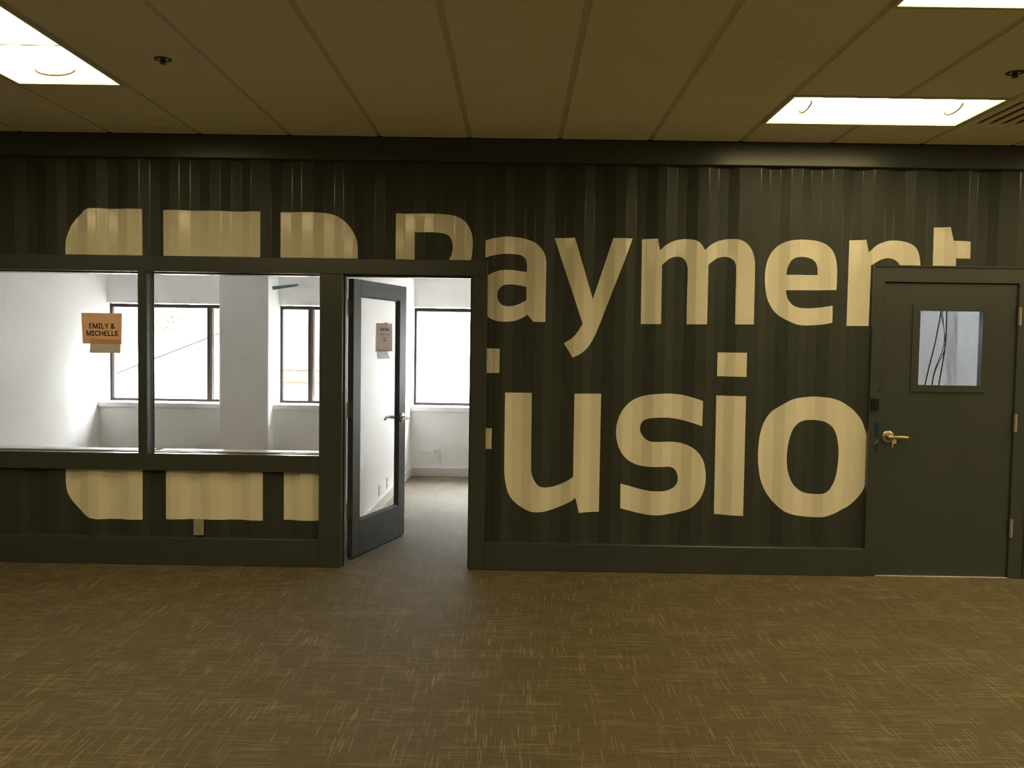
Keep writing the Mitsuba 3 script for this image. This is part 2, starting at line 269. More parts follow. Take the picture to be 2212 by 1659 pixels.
OUTLINES = {
    'p': [[(-0.4996, 2.4452, 1), (-0.3632, 2.4472), (-0.2268, 2.4467), (-0.1626, 2.4461), (-0.1144, 2.4404), (-0.066, 2.4236), (-0.0255, 2.3963), (0.0071, 2.3514), (0.0238, 2.3038), (0.0293, 2.2561), (0.0276, 2.2002), (0.0218, 2.1521), (0.0119, 2.112, 1), (-0.1546, 2.1096, 1), (-0.1348, 2.137), (-0.1191, 2.166), (-0.1099, 2.2061), (-0.1103, 2.2381), (-0.1188, 2.2738), (-0.1367, 2.2999), (-0.161, 2.3131), (-0.1932, 2.3182), (-0.2896, 2.32), (-0.3723, 2.3204, 1), (-0.3702, 2.1064, 1), (-0.4981, 2.1045, 1)]],
    'a': [[(0.115, 2.2725, 1), (0.1606, 2.2859), (0.2166, 2.2955), (0.2727, 2.2995), (0.329, 2.2971), (0.3853, 2.2876), (0.4418, 2.2661), (0.4824, 2.2388), (0.5111, 2.2033), (0.5278, 2.1676), (0.5341, 2.1277), (0.5341, 2.0318), (0.5344, 1.8715), (0.5346, 1.7189, 1), (0.4524, 1.72, 1), (0.4097, 1.7684, 1), (0.3778, 1.747), (0.3378, 1.7296), (0.2896, 1.7192), (0.2412, 1.7176), (0.1927, 1.7241), (0.1522, 1.7412), (0.1032, 1.7847), (0.0783, 1.8406), (0.0735, 1.8967), (0.0807, 1.9609), (0.1041, 2.0094), (0.136, 2.0354), (0.1799, 2.0585), (0.228, 2.0696), (0.2842, 2.0729), (0.3405, 2.0689), (0.4018, 2.0602, 1), (0.4018, 2.1098), (0.3973, 2.1377), (0.3809, 2.1614), (0.3549, 2.1762), (0.3147, 2.182), (0.2665, 2.1821), (0.2183, 2.179), (0.1622, 2.1702), (0.1158, 2.1551, 1)], [(0.401, 1.9593, 1), (0.3502, 1.969), (0.3018, 1.9738), (0.2616, 1.9716), (0.2296, 1.9591), (0.2098, 1.9372), (0.2014, 1.9066), (0.2067, 1.8706), (0.2233, 1.8427), (0.2517, 1.8271), (0.288, 1.8244), (0.3281, 1.8323), (0.3681, 1.8489), (0.4017, 1.8679, 1)]],
    'y': [[(0.5898, 2.2946, 1), (0.7269, 2.2982, 1), (0.8585, 1.882, 1), (0.9236, 2.0855), (0.9891, 2.2996, 1), (1.123, 2.2992, 1), (1.0625, 2.1275), (1.0016, 1.9667), (0.956, 1.8377), (0.9102, 1.7125), (0.8717, 1.6194), (0.8327, 1.5543), (0.7852, 1.5092), (0.726, 1.4777, 1), (0.6653, 1.5767, 1), (0.7108, 1.6048), (0.7503, 1.6457), (0.7902, 1.7115, 1)]],
    'f_hook': [[(0.1067, 1.5335, 1), (0.2238, 1.5321, 1), (0.2238, 1.3633, 1), (0.109, 1.3631, 1)]],
    'f_bar': [[(0.1047, 0.9808, 1), (0.1769, 0.9803, 1), (0.1764, 0.836, 1), (0.1066, 0.8357, 1)]],
    'm': [[(1.188, 2.2961, 1), (1.2928, 2.3, 1), (1.3099, 2.219, 1), (1.3515, 2.2579), (1.399, 2.2841), (1.4467, 2.2975), (1.4947, 2.3014), (1.5429, 2.2949), (1.5835, 2.2748), (1.6168, 2.2267, 1), (1.6559, 2.2623), (1.7033, 2.2885), (1.751, 2.302), (1.7989, 2.3058), (1.8471, 2.3018), (1.8916, 2.2833), (1.9245, 2.2503), (1.9457, 2.2084), (1.9575, 2.1607), (1.9616, 2.1009), (1.9626, 1.8929), (1.9633, 1.7244, 1), (1.8355, 1.7233, 1), (1.8342, 1.891), (1.8333, 2.099), (1.8293, 2.1309), (1.8173, 2.1578), (1.7944, 2.1759), (1.7661, 2.1842), (1.7381, 2.183), (1.6984, 2.1705), (1.6434, 2.1265, 1), (1.6441, 1.7204, 1), (1.5058, 1.7191, 1), (1.5049, 1.886), (1.5046, 2.0941), (1.4998, 2.126), (1.487, 2.1562), (1.4658, 2.1734), (1.4375, 2.181), (1.4055, 2.1773), (1.3698, 2.1608), (1.3258, 2.1218, 1), (1.328, 1.7172, 1), (1.192, 1.716, 1)]],
    'e': [[(2.5003, 1.7438, 1), (2.4493, 1.7334), (2.3932, 1.7269), (2.329, 1.7235), (2.2646, 1.7274), (2.2078, 1.7482), (2.1506, 1.7795), (2.1011, 1.8228), (2.0631, 1.8864), (2.0426, 1.9582), (2.0349, 2.0301), (2.0369, 2.102), (2.0511, 2.1661), (2.0814, 2.2263), (2.1281, 2.2708), (2.1834, 2.2955), (2.2471, 2.306), (2.319, 2.3079), (2.3832, 2.3024), (2.4358, 2.2833), (2.4769, 2.2481), (2.5023, 2.2046), (2.5159, 2.157), (2.5217, 2.1012), (2.5224, 2.0293), (2.5212, 1.9677, 1), (2.1789, 1.9618, 1), (2.1813, 1.9362), (2.1911, 1.9043), (2.2121, 1.8726), (2.2408, 1.853), (2.2772, 1.8431), (2.3334, 1.8416), (2.3975, 1.8457), (2.4535, 1.853), (2.499, 1.8609, 1)], [(2.1774, 2.0665, 1), (2.1813, 2.0962), (2.1921, 2.1362), (2.2113, 2.1668), (2.2427, 2.1849), (2.2826, 2.1902), (2.3227, 2.1876), (2.3551, 2.1769), (2.3798, 2.155), (2.3928, 2.1232), (2.3985, 2.0698, 1)]],
    'n': [[(2.6044, 2.3097, 1), (2.7189, 2.314, 1), (2.7367, 2.2288, 1), (2.7825, 2.2739), (2.8342, 2.2982), (2.895, 2.3122), (2.9475, 2.3112), (2.996, 2.3015), (3.0407, 2.276), (3.0683, 2.2389), (3.0835, 2.1824), (3.0878, 2.1388), (3.0891, 2.1038, 1), (2.9655, 2.102, 1), (2.958, 2.1412), (2.9441, 2.1629), (2.9171, 2.1825), (2.8817, 2.1908), (2.8468, 2.1885), (2.8035, 2.1713), (2.7521, 2.1373, 1), (2.7504, 1.7261, 1), (2.6044, 1.7248, 1)]],
    't': [[(3.1776, 2.4051, 1), (3.2903, 2.4094, 1), (3.3114, 2.3157, 1), (3.4287, 2.3113, 1), (3.4298, 2.1945, 1), (3.3292, 2.1947, 1), (3.3299, 2.1074, 1), (3.181, 2.1052, 1)]],
    'u': [[(0.2658, 1.2301, 1), (0.4498, 1.2304, 1), (0.4511, 0.9403), (0.4532, 0.7096), (0.4581, 0.6669), (0.4759, 0.6243), (0.502, 0.5904), (0.5363, 0.5764), (0.5874, 0.5772), (0.6383, 0.5909), (0.6889, 0.6149), (0.7444, 0.6535, 1), (0.7431, 1.2299, 1), (0.9294, 1.232, 1), (0.9297, 0.4094, 1), (0.7883, 0.4028, 1), (0.7633, 0.5072, 1), (0.717, 0.4738), (0.6579, 0.4428), (0.5902, 0.4159), (0.5307, 0.4037), (0.4624, 0.4043), (0.4024, 0.4257), (0.342, 0.4677), (0.3028, 0.5186), (0.2805, 0.5869), (0.2691, 0.6638), (0.2668, 0.7665), (0.2655, 1.0226)]],
    's': [[(1.6297, 1.1928, 1), (1.5674, 1.2131), (1.4993, 1.2307), (1.4314, 1.239), (1.3636, 1.2396), (1.296, 1.2351), (1.2285, 1.2239), (1.1614, 1.1982), (1.103, 1.1549), (1.0619, 1.0947), (1.0396, 1.0263), (1.0349, 0.9666), (1.0421, 0.907), (1.0628, 0.8476), (1.1022, 0.7927), (1.154, 0.7551), (1.2139, 0.7364), (1.2905, 0.7308), (1.3755, 0.7321), (1.418, 0.7311), (1.4481, 0.7153), (1.4659, 0.6831), (1.4726, 0.6533), (1.465, 0.6146), (1.4385, 0.5842), (1.3964, 0.5664), (1.3454, 0.5621), (1.2858, 0.5628), (1.2176, 0.572), (1.1405, 0.5922), (1.072, 0.6134, 1), (1.0748, 0.441, 1), (1.1271, 0.4246), (1.1956, 0.4069), (1.264, 0.3968), (1.3408, 0.3946), (1.4173, 0.4027), (1.4935, 0.4195), (1.5609, 0.4489), (1.6191, 0.5057), (1.6514, 0.5748), (1.6638, 0.6521), (1.6578, 0.7204), (1.6374, 0.7885), (1.5978, 0.8433), (1.5418, 0.8808), (1.4819, 0.8995), (1.4223, 0.9062), (1.3375, 0.9057), (1.2866, 0.9058), (1.2524, 0.9146), (1.2221, 0.944), (1.2043, 0.9778), (1.2044, 1.0118), (1.2198, 1.0461), (1.2575, 1.0655), (1.3167, 1.0732), (1.3845, 1.0734), (1.461, 1.0644), (1.5462, 1.0445), (1.6282, 1.0194, 1)]],
    'i_dot': [[(1.7256, 1.5293, 1), (1.9229, 1.5299, 1), (1.9234, 1.3637, 1), (1.7258, 1.3655, 1)]],
    'i_stem': [[(1.7247, 1.2317, 1), (1.9243, 1.2306, 1), (1.9268, 0.3993, 1), (1.7292, 0.4064, 1)]],
    'o': [[(2.3865, 1.2344), (2.3023, 1.2263), (2.2435, 1.2135), (2.177, 1.176), (2.1025, 1.1196), (2.0619, 1.0595), (2.0345, 0.9825), (2.0225, 0.8971), (2.0207, 0.8118), (2.029, 0.7265), (2.0484, 0.6413), (2.0846, 0.5649), (2.1375, 0.4972), (2.2073, 0.4382), (2.2761, 0.4136), (2.3445, 0.401), (2.4126, 0.397), (2.4805, 0.4015), (2.531, 0.4178), (2.5981, 0.4446), (2.6731, 0.4887), (2.7302, 0.5582), (2.7619, 0.6272), (2.7742, 0.6873), (2.7744, 0.8068), (2.7684, 0.9346), (2.7505, 1.0109), (2.7209, 1.0869), (2.6681, 1.1498), (2.599, 1.1953), (2.5305, 1.2214), (2.4541, 1.2329)], [(2.3915, 1.0732), (2.3325, 1.0672), (2.2907, 1.0504), (2.2579, 1.0158), (2.2381, 0.9687), (2.2233, 0.9003), (2.2165, 0.8149), (2.2222, 0.7382), (2.2384, 0.6786), (2.261, 0.6319), (2.3047, 0.5898), (2.3479, 0.5674), (2.4076, 0.559), (2.4669, 0.5625), (2.5087, 0.5846), (2.537, 0.6278), (2.5604, 0.6924), (2.5708, 0.7609), (2.5751, 0.8377), (2.5706, 0.8973), (2.5557, 0.9652), (2.5286, 1.0201), (2.4938, 1.051), (2.4509, 1.0682)]],
    'bar1_top': [[(-2.7737, 2.0949, 1), (-2.772, 2.2071), (-2.7668, 2.2471), (-2.7519, 2.2953), (-2.7273, 2.3436), (-2.6947, 2.384), (-2.6623, 2.4123), (-2.6379, 2.435), (-2.6096, 2.4474), (-2.5653, 2.4512), (-2.4928, 2.4507), (-2.3479, 2.4504), (-2.24, 2.4503, 1), (-2.2375, 2.1028, 1)]],
    'bar2_top': [[(-2.0984, 2.4468, 1), (-1.9133, 2.4455), (-1.6157, 2.4442), (-1.4267, 2.4437, 1), (-1.426, 2.0988, 1), (-2.0962, 2.1049, 1)]],
    'bar3_top': [[(-1.294, 2.4433, 1), (-1.1791, 2.4449), (-1.0505, 2.4436), (-0.9863, 2.4429), (-0.938, 2.4349), (-0.8897, 2.4141), (-0.8413, 2.3789), (-0.8008, 2.3317), (-0.7722, 2.2763), (-0.7614, 2.2285), (-0.7595, 2.1886), (-0.759, 2.1086, 1), (-1.293, 2.1008, 1)]],
    'bar1_low': [[(-2.7822, 0.7015, 1), (-2.7827, 0.5539), (-2.7734, 0.4884), (-2.7509, 0.4395), (-2.7104, 0.3908), (-2.6698, 0.3503), (-2.6372, 0.3245), (-2.6045, 0.3102), (-2.5636, 0.3043), (-2.4572, 0.3044), (-2.3508, 0.3045), (-2.2444, 0.3046, 1), (-2.2427, 0.7102, 1)]],
    'bar2_low': [[(-2.082, 0.7127, 1), (-2.0832, 0.3105, 1), (-1.8681, 0.3124), (-1.6636, 0.3133), (-1.4053, 0.3126, 1), (-1.4062, 0.7236, 1)]],
    'bar3_low': [[(-1.2661, 0.7258, 1), (-1.2648, 0.3182, 1), (-1.1464, 0.3169), (-1.0075, 0.3167, 1), (-1.0096, 0.7299, 1)]],
}

def outline(pts):
    """Smooth ring through the points; those marked 1 are corners."""
    n = len(pts); P = np.array([q[:2] for q in pts]); C = [len(q) == 3 for q in pts]; out = []
    for i in range(n):
        j = (i + 1) % n
        p1, p2 = P[i], P[j]
        p0 = P[i - 1] if not C[i] else 2 * p1 - p2
        p3 = P[(j + 1) % n] if not C[j] else 2 * p2 - p1
        k = 1 if C[i] and C[j] else 6
        for s in np.arange(k) / k:                       # centripetal-like tangents
            d = np.linalg.norm(p2 - p1)
            d0, d3 = np.linalg.norm(p1 - p0), np.linalg.norm(p3 - p2)
            t1 = (p2 - p0) / (d0 + d) * d; t2 = (p3 - p1) / (d3 + d) * d
            h = s
            out.append((2 * h ** 3 - 3 * h ** 2 + 1) * p1 + (h ** 3 - 2 * h ** 2 + h) * t1 + (-2 * h ** 3 + 3 * h ** 2) * p2 + (h ** 3 - h ** 2) * t2)
    return out
TEXT = {'p': 'cream letter P, first of the upper word, cut off by the window header',
        'a': 'cream letter a of the upper word, beside the corner of the glass door opening',
        'y': 'cream letter y of the upper word with its long tail', 'm': 'cream letter m of the upper word',
        'e': 'cream letter e of the upper word', 'n': 'cream letter n of the upper word, cut by the closed door frame',
        't': 'cream letter t of the upper word, above the closed door',
        'f_hook': 'small cream block beside the door opening, end of the hook of an f', 'f_bar': 'smallest cream block beside the door opening, end of the crossbar of an f',
        'u': 'cream letter u of the lower word', 's': 'cream letter s of the lower word', 'i_dot': 'cream square dot of the letter i',
        'i_stem': 'cream stem of the letter i', 'o': 'cream letter o of the lower word, touching the closed door frame',
        'bar1_top': 'cream emblem block with a rounded left corner, above the windows', 'bar2_top': 'cream square emblem block in the middle above the windows',
        'bar3_top': 'cream emblem block with a rounded right corner, above the windows', 'bar1_low': 'cream emblem block with a rounded left corner, below the windows',
        'bar2_low': 'cream square emblem block in the middle below the windows', 'bar3_low': 'narrow cream emblem block at the post, below the windows'}
for k, rings in OUTLINES.items():
    g = Polygon(outline(rings[0]), [outline(r) for r in rings[1:]]).buffer(0).difference(OPEN)
    if k == 'bar3_low': g = g.intersection(sbox(-9, 0, -1.003, 3))
    put('wall_back__' + ('emblem' if 'bar' in k else 'letter'), on_wall(g, 0.0012), 'cream_paint', label=TEXT[k])
screw = lathe([(0.0, 0.004), (0.004, 0.0035), (0.007, 0.0012), (0.0075, 0.0)], 12, 'y')
CREAM = unary_union([Polygon(outline(r[0])).buffer(0) for r in OUTLINES.values()])
for x, z in [(-2.438, 2.191), (-1.867, 2.196), (-2.444, 0.604), (-1.869, 0.61), (2.009, 2.758), (2.576, 2.763), (1.451, 1.469), (2.005, 1.464), (2.571, 1.467),
             (0.892, 0.243), (1.451, 0.242), (2.573, 0.228), (-2.439, 0.237), (0.986, 1.465)]:
    from shapely.geometry import Point
    inside = any(Polygon(outline(r[0]), [outline(q) for q in r[1:]]).buffer(0).contains(Point(x, z)) for r in OUTLINES.values())
    put('wall_back__screw', move(screw, 0, (x, float(prof_y(x)) - 0.001, z)), 'cream_paint' if inside else 'dark_steel', smooth=40)

# trims in front of the steel
put('trim_1', bx(XW0, XW1, 0.0, 0.075, 2.795, 2.951), 'dark_trim', label='dark beam along the top of the corrugated wall under the ceiling', cat='trim', kind='structure')
put('trim_2', bx(-3.46, 0.136, 0.0, 0.20, 2.024, 2.130), 'dark_trim', label='dark header board over the office windows and the glass door', cat='trim', kind='structure')
put('trim_3', cat_([bx(-3.46, -1.009, 0.0, 0.13, 0.658, 0.774), bx(-3.46, -1.009, 0.0, 0.20, 0.70, 0.768)]), 'dark_trim', label='dark sill board under the office windows', cat='trim', kind='structure')
put('trim_4', bx(-1.009, -0.853, 0.0, 0.125, 0.0, 2.024), 'dark_trim', label='dark post between the right office window and the glass door', cat='trim', kind='structure')
put('trim_5', bx(0.031, 0.136, 0.0, 0.20, 0.0, 2.024), 'dark_trim', label='dark jamb on the right of the glass door opening', cat='trim', kind='structure')
put('trim_4__door_stop', bx(-0.8535, -0.841, 0.050, 0.112, 0.0, 2.024, .0015), 'dark_trim')
put('trim_5__door_stop', bx(0.019, 0.0315, 0.050, 0.112, 0.0, 2.024, .0015), 'dark_trim')
put('trim_2__door_stop', bx(-0.853, 0.031, 0.050, 0.112, 2.012, 2.025, .0015), 'dark_trim')
put('trim_6', cat_([bx(-2.254, -2.192, 0.0, 0.085, 0.77, 2.03), bx(-2.246, -2.200, 0.085, 0.125, 0.77, 2.03)]), 'dark_trim', label='dark mullion between the two office windows', cat='trim', kind='structure')
put('trim_7', bx(-3.46, -3.38, 0.0, 0.125, 0.77, 2.03), 'dark_trim', label='dark post at the far left end of the office windows', cat='trim', kind='structure')
for a, b in ((XW0, -1.009), (0.136, 2.763), (3.86, XW1)):
    k = put('baseboard_back', bx(a, b, 0.0, 0.064, 0.0, 0.191, 0.004), 'dark_trim')
    tag(k, {XW0: 'tall dark baseboard under the office windows', 0.136: 'tall dark baseboard under the big lettering', 3.86: 'tall dark baseboard right of the closed door'}[a], 'baseboard', kind='structure')

# office window panes, white plaster returns behind them
for n, (a, b) in (('window_1', (-3.38, -2.2545)), ('window_2', (-2.1915, -1.0095))):
    put(n + '__pane', sheet(a + 0.004, b - 0.004, 0.772, 2.022, 0.085), 'glass')
    st = 0.010
    put(n + '__stop', frame_xz(a, b, 0.768, 2.026, st, 0.088, 0.10, 0.001), 'dark_trim')
    put(n + '__reveal', cat_([bx(a, b, 0.20, 0.305, 0.70, 0.772, .002), bx(a, b, 0.20, 0.305, 2.022, 2.08, .002)]), 'gloss_white')
    tag(n, {'window_1': 'left office window pane with the orange paper taped on it', 'window_2': 'right office window pane with a strip of blue tape'}[n], 'window', kind='structure')

# ------------------------------------------------------------------ offices behind the wall
def x_part(y): return -0.945 + 0.0115 * y
def prism(pts, z0, z1):
    return trimesh.creation.extrude_polygon(Polygon(pts), z1 - z0, engine='earcut').apply_translation([0, 0, z0])
Y0, Y1, Y2 = 4.19, 4.413, 4.50
put('wall_office_left', bx(-4.70, -4.573, 0.30, 4.62, 0, HO, 0), 'white_wall', label='white side wall at the left end of the windowed office', cat='wall', kind='structure')
put('wall_office_middle', prism([(-1.014, .127), (x_part(.127), .127), (x_part(4.5), 4.5), (-1.014, 4.5)], 0, HO), 'white_wall', label='white partition between the two offices, behind the glass door', cat='wall', kind='structure')
put('wall_office_right', bx(2.30, 2.42, 0.30, 4.62, 0, HO, 0), 'white_wall', label='white wall at the right end of the marketing office', cat='wall', kind='structure')
put('wall_office_back', cat_([bx(-4.70, 2.42, Y0, 4.62, 0, 0.765, 0), bx(-4.70, 2.42, Y1, 4.62, 1.998, HO, 0)]), 'white_wall', label='white outer wall of the offices, below and above the windows', cat='wall', kind='structure')
put('wall_office_back__ledge', bx(-4.573, 2.30, Y0 - 0.022, 4.52, 0.762, 0.815, 0.003), 'white_wall')
put('wall_office_back__column', bx(-3.077, -2.513, 3.985, 4.62, 0, HO, 0.004), 'white_wall', label='square white column between the two windows')
put('wall_office_back__pier', bx(-1.06, x_part(4.45), 4.3, 4.62, 0, HO, 0), 'white_wall')
put('ceiling_001', bx(-4.70, 2.42, 0.20, 4.75, HO, HO + .06, 0), 'white_wall', label='white ceiling of the offices behind the wall', cat='ceiling', kind='structure')
put('baseboard_office_right', cat_([bx(x_part(4.19), 2.30, Y0 - 0.014, Y0, 0, 0.10, 0.002)]), 'low_white', label='low white baseboard under the window of the marketing office', cat='baseboard', kind='structure')
put('baseboard_office_middle', prism([(x_part(.30), .30), (x_part(.30) + .014, .30), (x_part(4.18) + .014, 4.18), (x_part(4.18), 4.18)], 0, 0.10), 'low_white', label='low white baseboard along the partition', cat='baseboard', kind='structure')
def outer_window(n, x0, x1, label, mull=None):
    z0, z1 = 0.818, 1.985
    fr = [bx(x0, x1, 4.49, 4.55, z1 - 0.038, z1, .002), bx(x0, x1, 4.49, 4.55, z0, z0 + 0.026, .002), bx(x0, x0 + 0.022, 4.49, 4.55, z0, z1, .002), bx(x1 - 0.022, x1, 4.49, 4.55, z0, z1, .002)]
    put(n + '__frame', cat_(fr), 'window_bronze')
    if mull:
        put(n + '__mullion', bx(mull, mull + 0.038, 4.485, 4.555, z0, z1, .002), 'window_bronze')
        put(n + '__sash', cat_([bx(mull + 0.040, mull + 0.058, 4.515, 4.55, z0 + .03, z1 - .04, .002), bx(mull + 0.060, mull + 0.070, 4.52, 4.55, z0 + .03, z1 - .04, .002)]), 'aluminium')
        put(n + '__pane', sheet(x0 + .02, mull + .01, z0 + .02, z1 - .03, 4.53), 'glass')
        put(n + '__pane', sheet(mull + .03, x1 - .02, z0 + .02, z1 - .03, 4.54), 'glass')
    else:
        put(n + '__pane', sheet(x0 + .02, x1 - .02, z0 + .02, z1 - .03, 4.53), 'glass')
    tag(n, label, 'window', kind='structure')
outer_window('window_3', -4.573, -3.077, 'bright outer window left of the white column', -3.398)
outer_window('window_4', -2.513, -1.06, 'bright outer window right of the white column', -2.176)
outer_window('window_5', x_part(4.45), 2.30, 'bright outer window seen through the open doorway')

# ------------------------------------------------------------------ glass door, open into the office
TH = math.radians(72.0)
HX, HY = -0.819, 0.230                  # outer hinge corner of the leaf
def leaf(m):                             # leaf space: x along the leaf, y from outer face (0) to inner face, z up
    return move(m, TH, (HX, HY, 0))
LW, LT, LZ0, LZ1 = 0.864, 0.044, 0.010, 2.012
put('door_1__stile', leaf(bx(0, 0.112, 0, LT, LZ0, LZ1, .002)), 'dark_trim')
put('door_1__stile', leaf(bx(LW - 0.112, LW, 0, LT, LZ0, LZ1, .002)), 'dark_trim')
put('door_1__rail', leaf(bx(0.112, LW - 0.112, 0, LT, LZ0, 0.265, .002)), 'dark_trim')
put('door_1__rail', leaf(bx(0.112, LW - 0.112, 0, LT, 1.895, LZ1, .002)), 'dark_trim')
g = sheet(0.108, LW - 0.108, 0.26, 1.90, LT / 2)
put('door_1__pane', leaf(g), 'glass')
put('door_1__stop', leaf(cat_([frame_xz(0.112, LW - 0.112, 0.265, 1.895, 0.009, 0.012, 0.019, 0.001), frame_xz(0.112, LW - 0.112, 0.265, 1.895, 0.009, 0.026, 0.033, 0.001)])), 'dark_trim')
def lever(sign):                         # along -x (towards the hinge), standing out along -y (sign=1) or +y
    rose = lathe([(0, 0.012), (0.028, 0.012), (0.039, 0.008), (0.043, 0.003), (0.043, 0)], 32, 'y')
    neck = lathe([(0, 0.050), (0.0135, 0.050), (0.0135, 0.010), (0.016, 0.006)], 20, 'y')
    c = curve([(0, -0.047, 0), (-0.012, -0.056, 0.002), (-0.045, -0.056, 0.004), (-0.085, -0.054, 0.0), (-0.115, -0.050, -0.010)], 6)
    arm = tube(c, np.interp(np.linspace(0, 1, len(c)), [0, .2, 1], [0.0135, 0.0125, 0.0095]), 14)
    ms = [rose, neck, arm]
    if sign < 0:
        out = []
        for m in ms:
            m = m.copy(); m.vertices[:, 1] *= -1; m.invert(); out.append(m)
        ms = out
    return ms
for s, y in ((1, 0.0), (-1, LT)):
    a, b, c = lever(s)
    k = put('door_1__lever_handle', leaf(move(cat_([b, c]), 0, (LW - 0.060, y, 0.963))), 'chrome', smooth=40, label='chrome lever handle')
    put(k + '__rosette', leaf(move(a, 0, (LW - 0.060, y, 0.963))), 'chrome', smooth=40)
for z in (1.803, 1.078, 0.351):
    k = put('door_1__hinge', cat_([leaf(bx(-0.0035, 0.0, 0.004, LT - 0.002, z - 0.055, z + 0.055, .0008)), bx(-0.8535, -0.8505, 0.125, 0.20, z - 0.055, z + 0.055, .0008), bx(-0.872, -0.8535, 0.1255, 0.1285, z - .055, z + .055, .0008)]), 'hinge_bronze', label='bronze butt hinge')
    kn = lathe([(0, -0.055), (0.006, -0.055), (0.006, 0.055), (0.0035, 0.058), (0, 0.058)], 14)
    put(k + '__knuckle', cat_([move(kn, 0, (-0.858, 0.212, z))] + [move(lathe([(0, 0), (0.0066, 0), (0.0066, .017), (0, .017)], 14), 0, (-0.858, 0.212, z - 0.050 + q * 0.042)) for q in range(3)]), 'hinge_pale', smooth=40)
tag('door_1', 'open dark-framed glass door with a paper sign, swung into the office', 'door', kind='structure')

# ------------------------------------------------------------------ closed door on the right
put('door_2__frame', cat_([bx(2.765, 2.842, 0.012, 0.14, 0, 2.030, .002), bx(3.756, 3.86, 0.012, 0.14, 0, 2.030, .002), bx(2.765, 3.86, 0.012, 0.14, 2.027, 2.130, .002), bx(2.84, 2.858, 0.076, 0.14, 0, 2.03, .001), bx(3.740, 3.758, 0.076, 0.14, 0, 2.03, .001), bx(2.84, 3.758, 0.076, 0.14, 2.008, 2.03, .001),
                           bx(2.760, 2.768, 0.0, 0.07, 0, 2.140, .001), bx(3.854, 3.862, 0.0, 0.07, 0, 2.140, .001), bx(2.760, 3.862, 0.0, 0.07, 2.130, 2.140, .001)]), 'dark_trim')
vx0, vx1, vz0, vz1 = 3.093, 3.522, 1.326, 1.836
D0 = 0.030
leafp = sbox(2.845, 0.014, 3.753, 2.020).difference(sbox(vx0, vz0, vx1, vz1))
put('door_2__leaf', slab(leafp, D0, D0 + 0.044), 'dark_trim')
put('door_2__vision_frame', slab(sbox(3.044, 1.281, 3.556, 1.874).difference(sbox(vx0, vz0, vx1, vz1)), D0 - 0.010, D0), 'dark_trim')
put('door_2__threshold', bx(2.845, 3.753, 0.012, 0.120, 0.0, 0.006, .001), 'aluminium', label='metal threshold under the door')
put('door_2__pane', sheet(vx0, vx1, vz0, vz1, D0 + 0.014), 'glass')
rose = lathe([(0, 0.012), (0.030, 0.012), (0.040, 0.009), (0.044, 0.004), (0.044, 0)], 36, 'y')
hub = lathe([(0, 0.050), (0.012, 0.049), (0.018, 0.044), (0.021, 0.034), (0.021, 0.012)], 28, 'y')
c = curve([(0.0, -0.040, 0), (0.02, -0.050, 0.002), (0.06, -0.052, 0.002), (0.118, -0.050, -0.001)], 6)
arm = tube(c, np.interp(np.linspace(0, 1, len(c)), [0, .25, 1], [0.016, 0.0125, 0.012]), 14)
arm.vertices[:, 1] = -0.044 + (arm.vertices[:, 1] + 0.044) * 0.7
k = put('door_2__lever_handle', move(cat_([hub, arm]), 0, (2.903, D0, 0.967)), 'brass', smooth=40, label='brass lever handle with a round rosette')
put(k + '__rosette', move(rose, 0, (2.903, D0, 0.967)), 'brass', smooth=40)
for z in (1.805, 1.076, 0.349):
    put('door_2__hinge', cat_([move(lathe([(0, -0.062), (0.0075, -0.062), (0.0075, 0.062), (0, 0.062)], 14), 0, (3.762, 0.004, z)), bx(3.754, 3.776, 0.008, 0.013, z - .06, z + .06, .0005)]), 'hinge_pale', smooth=40, label='pale metal hinge')
tag('door_2', 'closed dark steel door with a small window, right of the lettering', 'door', kind='structure')

# key in the lock
def flat(poly, y0, th, at=(0, 0)):
    m = trimesh.creation.extrude_polygon(poly, th, engine='earcut'); v = m.vertices
    f = m.faces
    return trimesh.Trimesh(np.column_stack([v[:, 0] + at[0], y0 + th - v[:, 2], v[:, 1] + at[1]]), f, process=False)
from shapely.geometry import Point
bow = Point(0, 0).buffer(0.0145, 12).union(sbox(-0.009, -0.012, 0.009, 0.010)).difference(Point(0, 0.006).buffer(0.003))
put('key__bow', flat(bow, D0 - 0.058, 0.003, (2.926, 0.940)), 'key_brass')
put('key__blade', cat_([bx(2.910, 2.9165, D0 - 0.0575, D0 - 0.0555, 0.895, 0.930, .0004), bx(2.921, 2.931, D0 - 0.0575, D0 - 0.043, 0.945, 0.957, .0004)]), 'key_brass')
put('key__ring', trimesh.creation.torus(0.008, 0.0012, major_sections=20, minor_sections=6).apply_transform(trimesh.transformations.rotation_matrix(math.pi / 2, [1, 0, 0])).apply_translation([2.917, D0 - 0.0565, 0.932]), 'key_brass', smooth=True)
tag('key', 'small brass key hanging from the lock under the brass lever handle', 'key')

# card reader
rd = trimesh.creation.extrude_polygon(sbox(-0.019, -0.034, 0.019, 0.034).buffer(0.006, 6), 0.020, engine='earcut')
put('card_reader__body', trimesh.Trimesh(np.column_stack([rd.vertices[:, 0] + 2.794, 0.012 - rd.vertices[:, 2], rd.vertices[:, 1] + 1.190]), rd.faces[:, ::-1], process=False), 'black_plastic', smooth=30)
put('card_reader__bezel', bx(2.780, 2.808, -0.0095, -0.0078, 1.165, 1.200, .0006), 'black_plastic')
tag('card_reader', 'small black card reader box on the left jamb of the closed door', 'card reader')

